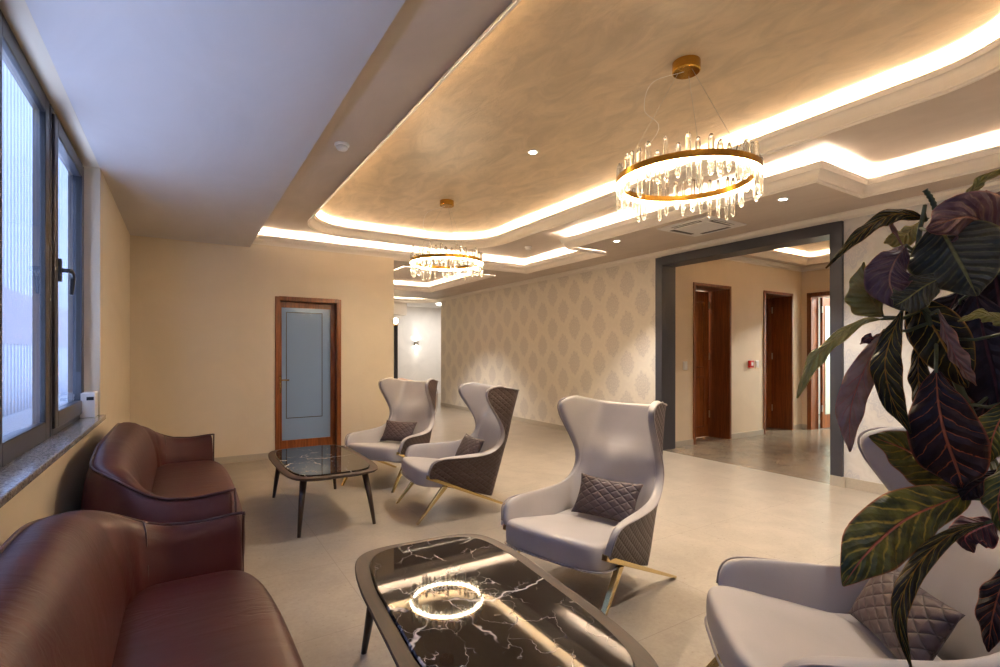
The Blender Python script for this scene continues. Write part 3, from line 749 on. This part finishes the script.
CH = [('A', 1.915, 2.12, 196, 'wing chair standing beside the large near coffee table', .04, .0, 0.0, 'brown quilted pillow on the wing chair beside the near coffee table'),
      ('B', 1.97, 3.845, 174, 'wing chair showing its brown quilted side, near the smaller coffee table', .0, .0, .0, 'brown quilted pillow standing turned on the chair that shows its quilted side'),
      ('C', 1.855, 5.02, 213, 'farthest wing chair, behind the small coffee table', -.03, .0, .0, 'brown quilted pillow on the farthest wing chair'),
      ('D', 1.835, .765, 137, 'wing chair at the right edge behind the croton leaves', 0, .0, .0, 'brown quilted pillow on the nearest wing chair under the croton leaves')]
for k, (nm, x, y, ang, lab, px, py, prot, plab) in enumerate(CH):
    c = chair0 if k == 0 else copy_tree(chair0)
    rz = math.radians(ang+90); c.location = (x, y, 0); c.rotation_euler = (0, 0, rz)
    tag(c, 'grey and brown '+lab, 'armchair', 'grey wing chairs with quilted brown shells')
    p = pil0 if k == 0 else pil0.copy()
    if k: COL.objects.link(p)
    q = Matrix.Rotation(rz, 4, 'Z') @ Vector((px, .12-py, .475))
    p.location = (x+q.x, y+q.y, q.z); p.rotation_euler = (-.50, 0, rz+prot)
    tag(p, plab, 'pillow', 'brown quilted pillows on the wing chairs')

# ------------------------------------------------------------------ coffee tables
def table_outline(hx, hy, n=96, e=.27, bow=.045):
    pts = []
    for k in range(n):
        w = 2*PI*(k+.5)/n; cx, cy = math.cos(w), math.sin(w)
        px = math.copysign(abs(cx)**e, cx); py = math.copysign(abs(cy)**e, cy)
        pts.append((px*(hx-bow*abs(py)**2*.8), py*(hy-bow*abs(px)**2*.8)))
    return pts
def make_table():
    r = empty('coffee_table', (0, 0, 0)); H = .42
    def lay(hx, hy, z): return [Vector((x, y, z)) for x, y in table_outline(hx, hy)]
    L = [lay(.31, .61, H-.034), lay(.349, .655, H-.018), lay(.358, .665, H-.010), lay(.358, .665, H-.003), lay(.355, .662, H), lay(.307, .612, H), lay(.306, .61, H-.006)]
    m = MB(); m.grid(L, closed=True); m.add(L[0], [tuple(range(96))]); m.add(L[-1], [tuple(range(96))]); m.build('wooden_rim', M['walnut_rim'], r, smooth=True).modifiers.new('e', 'EDGE_SPLIT').split_angle = .45
    L = [lay(.304, .608, H-.006), lay(.304, .608, H+.006), lay(.300, .604, H+.010)]
    m = MB(); m.grid(L, closed=True); m.add(L[-1], [tuple(range(96))]); o = m.build('marble_top', M['marble'], r)
    for sx in (-1, 1):
        for sy in (-1, 1):
            m = MB(); m.tube([(sx*.225, sy*.50, H-.04), (sx*.25, sy*.545, .2), (sx*.272, sy*.585, 0)], [.026, .020, .0125], 12); m.build('leg', M['walnut'], r, smooth=True)
    return r
tb = make_table(); tb.location = (.965, 4.36, 0); tb.rotation_euler = (0, 0, math.radians(0))
tag(tb, 'smaller-looking black marble coffee table in front of the glazed door', 'coffee table', 'coffee tables with black marble tops')
t2 = copy_tree(tb); t2.location = (.885, 1.565, 0); t2.rotation_euler = (0, 0, math.radians(-5))
tag(t2, 'large near coffee table with brown marble top and walnut rim', 'coffee table', 'coffee tables with black marble tops')

# ------------------------------------------------------------------ sofas
def make_sofa(hl, mat, pip, name='leather_sofa', xb=-.375, xf=.215, hs=1.0):
    r = empty(name, (0, 0, 0))
    # outer plan path from the near arm tip round the back to the far arm tip
    cr = .30; path = []
    def seg(a, b, n): return [Vector((a[0]+(b[0]-a[0])*k/n, a[1]+(b[1]-a[1])*k/n)) for k in range(n)]
    path += seg((xf, -hl), (xb+cr, -hl-.005), 10)
    path += [Vector((xb+cr-cr*math.sin(t), -hl+cr-cr*math.cos(t))) for t in [PI/2*k/8 for k in range(9)]]
    path += seg((xb, -hl+cr), (xb, hl-cr), 18)[1:]
    path += [Vector((xb+cr-cr*math.cos(t), hl-cr+cr*math.sin(t))) for t in [PI/2*k/8 for k in range(9)]]
    path += (seg((xf, hl), (xb+cr, hl+.005), 10)[::-1])
    n = len(path); rows = []; rim = []
    for i, p in enumerate(path):
        t = (path[min(i+1, n-1)]-path[max(i-1, 0)]).normalized(); nin = Vector((t.y, -t.x))   # towards the inside
        c = Vector((0, 0)); 
        if (Vector((0, 0))-p).dot(nin) < 0: nin = -nin
        ay = abs(p.y)
        arm = sm((p.x-(xb+.03))/(.29))                      # 0 on the back, 1 on the arms
        hgt = .815-.075*sm((ay-(hl-.60))/.55)
        H = (hgt*(1-arm)+(.618-.012*math.sin(PI*sm((p.x+.12)/.34)))*arm)*hs
        T = .215*(1-arm)+(.105-.065*sm((p.x+.05)/.28))*arm
        lean = .03*(1-arm)+.035*arm
        prof = [(.075, .035), (.03, .06), (-.02, .16), (-lean-.02, .32*hs), (-lean-.012, H-.14), (-lean*.6, H-.04), (0, H),
                (.012, H+.006+.012*(1-arm)), (T*.45, H-.002+.012*(1-arm)), (T*.62+.01, H-.035), (T*.80, H-.11), (T*.94, H-.2*(1-.35*arm)), (T*1.0, .40*hs), (T*.95, .2)]
        rows.append([Vector((p.x+nin.x*a, p.y+nin.y*a, z)) for a, z in prof]); rim.append(Vector((p.x-nin.x*.002, p.y-nin.y*.002, H+.004)))
    m = MB(); m.grid(rows); m.add(rows[0], [tuple(range(len(rows[0])))]); m.add(rows[-1], [tuple(range(len(rows[0])))])
    m.build('back_and_arms', mat, r, smooth=True, sub=1)
    m = MB(); m.tube(catmull(rim, 160), .0065, 8)
    for rr in (rows[0], rows[-1]):
        m.tube([q+Vector((.004, 0, 0)) for q in catmull([rr[k] for k in (1, 2, 3, 4, 5, 6, 7, 8)], 24)], .0055, 8)
    m.build('piping', pip, r, smooth=True)
    for s in (-1, 1):     # seam where the arm meets the back
        idx = min(range(n), key=lambda k: abs(path[k].x-(-.15))+(0 if path[k].y*s > 0 else 9)); rr = rows[idx]
        m = MB(); m.tube(catmull([q for q in rr[6:13]], 24), .0032, 6); m.build('seam', pip, r, smooth=True)
    # seat cushion: deep, bowed front
    lay = []; K = 64
    def outl(fx, fy, z, fr):
        pts = []
        for k in range(K):
            w = 2*PI*k/K; cx, cy = math.cos(w), math.sin(w); e = .36
            px = math.copysign(abs(cx)**e, cx); py = math.copysign(abs(cy)**e, cy)
            y = py*(hl-.055)*fy; x0, x1 = -.235, fr-.03*abs(py)**2
            pts.append(Vector(((x0+x1)/2+px*(x1-x0)/2*fx, y, z)))
        return pts
    for fx, fy, z, fr in ((.86, .93, .03, .29), (.96, .975, .055, .30), (1, .99, .13, .315), (1, 1, .26, .322), (1, 1, .345, .315), (.985, .995, .395, .305), (.94, .98, .425, .30), (.82, .92, .441, .30), (.55, .7, .449, .30), (.25, .35, .451, .30), (.08, .1, .451, .30)): lay.append(outl(fx, fy, z*hs, fr))
    m = MB(); m.grid(lay, closed=True); m.add(lay[0], [tuple(range(K))]); m.add(lay[-1], [tuple(range(K))]); m.build('seat', mat, r, smooth=True, sub=1)
    for sx in (-.3, .2):
        for s in (-1, 1):
            m = MB(); m.tube([(sx, s*(hl-.14), .0), (sx, s*(hl-.14), .06)], [.018, .022], 12); m.build('foot', M['black_plastic'], r)
    return r
s1 = make_sofa(1.02, M['leather'], M['piping']); s1.location = (0, 1.385, 0)
tag(s1, 'near burgundy leather sofa cut by the bottom left corner, beside the large table', 'sofa', 'burgundy leather sofas under the window')
s2 = copy_tree(s1); s2.location = (0, 3.85, 0)
tag(s2, 'farther burgundy leather sofa under the window end, facing the smaller table', 'sofa', 'burgundy leather sofas under the window')
s3 = make_sofa(.42, M['beige_fabric'], M['beige_fabric'], 'tub_chair'); s3.location = (3.9, 9.4, 0); s3.rotation_euler = (0, 0, math.radians(-60))
tag(s3, 'beige tub chair far away in the passage behind the farthest wing chair', 'armchair')

# far sconces and post
r = empty('wall_sconce', (6.266, 15.0, 1.633), 0, 'small up and down wall sconce on the bright far white wall', 'wall lamp', 'far wall sconces')
bx('body', M['steel'], r, -.05, .05, -.09, 0, -.07, .07, .005)
for s in (-1, 1):
    MB().box(-.035, .035, -.075, -.015, s*.071-.002, s*.071+.002).build('lens', M['lamp'], r)
    l = bpy.data.lights.new('sconce_beam', 'SPOT'); l.energy = 3; l.color = (1, .9, .75); l.spot_size = .9; l.spot_blend = .7; l.shadow_soft_size = .03
    q = bpy.data.objects.new('sconce_beam', l); link(q, r); q.location = (0, -.06, s*.08); q.rotation_euler = (0 if s < 0 else PI, 0, 0)
struct(bx('trim_11', M['frame_dark'], None, 4.60, 4.68, 12.4, 12.6, 0, 2.02))
r = empty('globe_lamp', (4.66, 12.5, 2.02), 0, 'small glowing lamp on top of the dark far post', 'lamp')
MB().lathe([(.05, 0), (.055, .03), (.02, .05)], 16).build('base', M['gold'], r); MB().lathe([(.02, .05), (.055, .08), (.07, .13), (.055, .18), (.01, .2)], 16).build('globe', emis('warm globe', (1, .75, .4), 8), r, smooth=True)

# ordinary ceiling lamps of the rooms behind
def room_lamp(x, y, z, e, sz, lab, c=(1, .86, .68)):
    r = empty('ceiling_lamp', (x, y, z), 0, lab, 'ceiling lamp')
    MB().lathe([(sz/2, 0), (sz/2, -.03), (sz/2-.02, -.04), (.01, -.045)], 32).build('diffuser', emis('lamp diffuser', c, 2.0), r, smooth=True)
    l = bpy.data.lights.new('lamp_light', 'AREA'); l.shape = 'DISK'; l.size = sz; l.energy = e; l.color = c
    q = bpy.data.objects.new('lamp_light', l); link(q, r); q.location = (0, 0, -.05)
room_lamp(6.6, 13.6, 2.78, 13, .5, 'round flush lamp on the ceiling of the bright far room', (1, .95, .88))
room_lamp(6.7, 6.1, 2.70, 24, .3, 'round flush lamp in the room behind the first hall door')
room_lamp(10.4, 3.6, 2.71, 45, .4, 'round flush lamp in the room behind the open hall door', (.95, 1, .95))

# ------------------------------------------------------------------ croton plant
Fw = Vector((math.sin(TH), math.cos(TH), 0)); Rt = Vector((math.cos(TH), -math.sin(TH), 0)); Up = Vector((0, 0, 1))
def at(u, v, d):        # point of the room that the camera sees at (u, v), d metres deep
    return Vector((0, 0, EYE))+Fw*d+Rt*(d*(u-500)/505)+Up*(d*(353.5-v)/505)
LM = {
 'vg': leaf_mat('croton leaf green with pink rib', (46, 50, 26), (96, 92, 38), (190, 160, 62), (214, 118, 84), .95, 10, .3, .16),
 'dy': leaf_mat('croton leaf dark with yellow veins', (30, 24, 14), (50, 44, 20), (206, 170, 64), (200, 140, 56), .95, 10, .3, .09),
 'do': leaf_mat('croton leaf black with orange veins', (34, 20, 18), (50, 30, 24), (206, 104, 50), (200, 110, 70), .9, 9, .3, .06),
 'pu': leaf_mat('croton leaf dark purple', (76, 50, 50), (104, 76, 68), (150, 118, 92), (206, 146, 112), .85, 12, .28, .2),
 'tg': leaf_mat('croton leaf dark teal green', (56, 54, 38), (80, 74, 52), (128, 118, 78), (186, 172, 96), .85, 12, .28, .2),
 'bk': leaf_mat('croton leaf nearly black', (26, 16, 17), (40, 26, 26), (70, 42, 44), (90, 50, 50), .5, 9, .3, .06),
 'br': leaf_mat('croton leaf faded brown', (120, 90, 74), (142, 112, 92), (186, 106, 84), (206, 124, 96), .8, 8, .45, .08),
 'gr': leaf_mat('croton leaf fresh green', (128, 118, 56), (152, 138, 76), (196, 176, 100), (206, 184, 110), .6, 9, .35, .07),
 'rd': leaf_mat('croton leaf dark with red veins', (56, 34, 36), (74, 48, 46), (176, 84, 72), (206, 104, 96), .9, 10, .35, .07),
}
plant = empty('croton_plant', (1.27, .02, 0), 0, 'croton plant with dark purple, green and yellow veined leaves at the right edge', 'potted plant')
PO = Vector((1.27, .02, 0))
stems = [catmull([(1.25, .03, .42), (1.30, .06, .7), at(1030, 560, .86), at(1000, 480, .84), at(965, 400, .86), at(925, 310, .84), at(918, 250, .84), at(925, 205, .84)], 40),
         catmull([(1.30, .01, .42), (1.36, .03, .8), at(1060, 420, .95), at(1010, 330, .95), at(985, 260, .92), at(980, 200, .92)], 30)]
for sp in stems:
    m = MB(); m.tube([p-PO for p in sp], [.010-.007*k/(len(sp)-1) for k in range(len(sp))], 8); m.build('stem', M['stem'], plant, smooth=True)
allst = stems[0]+stems[1]
def leaf(pts, wpx, mat, tilt=0.0, fold=.25, peak=.5, sharp=1.0, wav=.006, dz=0):
    """pts: (u, v, depth) along the midrib from base to tip"""
    P = catmull([at(*p) for p in pts], 26); wm = .86*wpx/505*pts[len(pts)//2][2]
    rows = []; uvs = []; nc = 9; seed = random.random()*9
    for i, p in enumerate(P):
        s = i/25; t = (P[min(i+1, 25)]-P[max(i-1, 0)]).normalized(); view = (p-Vector((0, 0, EYE))).normalized()
        a = t.cross(view).normalized(); nrm = a.cross(t).normalized()
        if nrm.dot(view) > 0: nrm = -nrm
        a2 = (a*math.cos(tilt)+nrm*math.sin(tilt)); n2 = (nrm*math.cos(tilt)-a*math.sin(tilt))
        q = s/peak*.5 if s < peak else .5+(s-peak)/(1-peak)*.5
        wd = wm*max(0, math.sin(PI*min(1, q)))**(.88*sharp)*.5/max(.5, math.cos(tilt)); wd = max(wd, .0012)
        r = []; uu = []
        for j in range(nc):
            e = 2*j/(nc-1)-1
            h = -fold*wd*abs(e)**1.6+wav*math.sin(s*22+seed+e*1.5)*abs(e)**2*min(1, wd/.015)
            r.append(p+a2*(e*wd)+n2*(h+.0)-PO); uu.append((s, (e+1)/2))
        rows.append(r); uvs.append(uu)
    m = MB(); m.grid(rows, uvs=uvs); o = m.build('leaf', LM[mat], plant, smooth=True)
    so = o.modifiers.new('t', 'SOLIDIFY'); so.thickness = .0009
    b = P[0]; c = min(allst, key=lambda q: (q-b).length+.0)
    if (c-b).length > .004:
        m = MB(); m.tube([c-PO, (c+b)/2-PO+Vector((0, 0, -.008)), b-PO, P[1]-PO], [.0032, .0028, .0024, .002], 6); m.build('petiole', M['stem'], plant, smooth=True)
LV = [
 ([(980,487,.82),(945,502,.80),(905,520,.77),(868,552,.74),(843,586,.73)], 64, 'vg', -.2, .2, .56),
 ([(992,521,.80),(950,535,.76),(915,570,.73),(899,615,.71),(912,672,.70)], 21, 'dy', .1, .5, .5),
 ([(972,499,.86),(945,478,.86),(910,452,.86),(869,436,.86)], 54, 'vg', .2, .2, .5),
 ([(936,368,.80),(938,400,.78),(945,435,.77),(957,468,.77),(963,488,.77)], 72, 'do', .0, .2, .58),
 ([(903,308,.82),(890,340,.80),(885,368,.79),(893,402,.79),(911,434,.79)], 30, 'dy', .2, .3, .5),
 ([(884,330,.86),(866,366,.84),(851,408,.83),(850,452,.83)], 30, 'br', -.2, .3, .55),
 ([(884,319,.84),(862,321,.82),(832,341,.80),(812,362,.79),(797,398,.78)], 15, 'gr', .5, .4, .72),
 ([(884,317,.86),(872,300,.86),(866,285,.86),(864,262,.86)], 36, 'gr', .5, .6, .35),
 ([(928,219,.85),(895,214,.83),(862,232,.81),(826,268,.80)], 17, 'dy', .4, .3, .4),
 ([(920,222,.88),(905,235,.88),(884,243,.88)], 22, 'gr', .4, .3, .5),
 ([(1040,262,.86),(1000,237,.80),(969,217,.77),(926,229,.75)], 62, 'pu', .1, .3, .55),
 ([(936,222,.80),(950,245,.79),(965,272,.78),(977,296,.78)], 92, 'tg', .0, .2, .42),
 ([(906,245,.84),(893,265,.82),(890,285,.81),(904,311,.81)], 48, 'pu', -.2, .3, .5),
 ([(945,276,.81),(925,286,.80),(905,300,.80),(894,306,.80)], 40, 'tg', .0, .2, .5),
 ([(905,296,.85),(930,322,.84),(950,356,.83),(967,388,.83)], 54, 'dy', .0, .2, .5),
 ([(975,290,.87),(985,340,.86),(995,380,.85),(1000,420,.85)], 80, 'bk', .0, .15, .5),
 ([(960,300,.9),(960,340,.9),(972,375,.9),(990,400,.9)], 60, 'bk', .1, .2, .5),
 ([(1020,330,.74),(1000,319,.74),(980,314,.74),(958,321,.74)], 13, 'gr', .7, .3, .5),
 ([(922,330,.88),(918,365,.87),(920,395,.87),(921,420,.87)], 20, 'dy', .3, .3, .5),
 ([(938,310,.80),(948,340,.79),(962,368,.79),(976,386,.79)], 15, 'br', .6, .5, .5),
 ([(990,405,.88),(965,402,.88),(945,402,.88),(935,412,.88)], 26, 'br', .3, .3, .5),
 ([(1012,400,.80),(1000,420,.79),(992,440,.78),(990,462,.78)], 38, 'vg', .0, .2, .5),
 ([(1010,455,.74),(1003,480,.73),(998,505,.72),(1003,535,.72)], 34, 'vg', .4, .3, .5),
 ([(1000,470,.79),(985,480,.78),(970,490,.78),(962,500,.78)], 30, 'bk', .2, .3, .45),
 ([(998,522,.86),(980,528,.86),(965,538,.86),(974,553,.86)], 40, 'rd', .3, .3, .4),
 ([(1015,560,.70),(1000,590,.69),(992,620,.69),(988,652,.69)], 34, 'do', .2, .3, .5),
 ([(958,203,.90),(972,192,.90),(985,179,.90),(1010,168,.90)], 10, 'gr', .5, .4, .6),
 ([(905,250,.86),(896,232,.86),(890,220,.86),(883,211,.86)], 6, 'br', .6, .6, .8),
 ([(990,395,.86),(980,418,.85),(968,445,.85),(972,470,.85)], 44, 'bk', .0, .3, .5),
 ([(990,230,.92),(995,270,.92),(1000,310,.92),(998,340,.92)], 70, 'bk', .2, .2, .5),
 ([(960,290,.94),(945,315,.94),(930,330,.94),(915,350,.94)], 60, 'bk', .2, .2, .5),
 ([(965,497,.80),(962,485,.80),(961,472,.80),(958,462,.80)], 7, 'tg', .3, .4, .5),
 ([(888,330,.86),(876,338,.86),(868,338,.86),(860,344,.86)], 12, 'rd', .5, .5, .5),
 ([(1030,190,.82),(1010,200,.82),(990,212,.82),(965,240,.82)], 50, 'pu', .3, .3, .5),
]
for a in LV: leaf(*a)
m = MB(); m.tube([p-PO for p in catmull([at(937,216,.85), at(934,205,.85), at(930,197,.85), at(925,190,.85)], 14)], [.0035+.0012*(k % 2) for k in range(14)], 8); m.build('flower_spike', M['stem'], plant, smooth=True)
m = MB(); m.lathe([(.10, 0), (.115, .01), (.15, .38), (.155, .42), (.145, .42), (.14, .37), (.001, .37)], 40, caps=False); m.build('planter', M['pot'], plant, smooth=False)
MB().lathe([(.001, .385), (.139, .380), (.139, .37)], 32, caps=False).build('soil', M['soil'], plant)
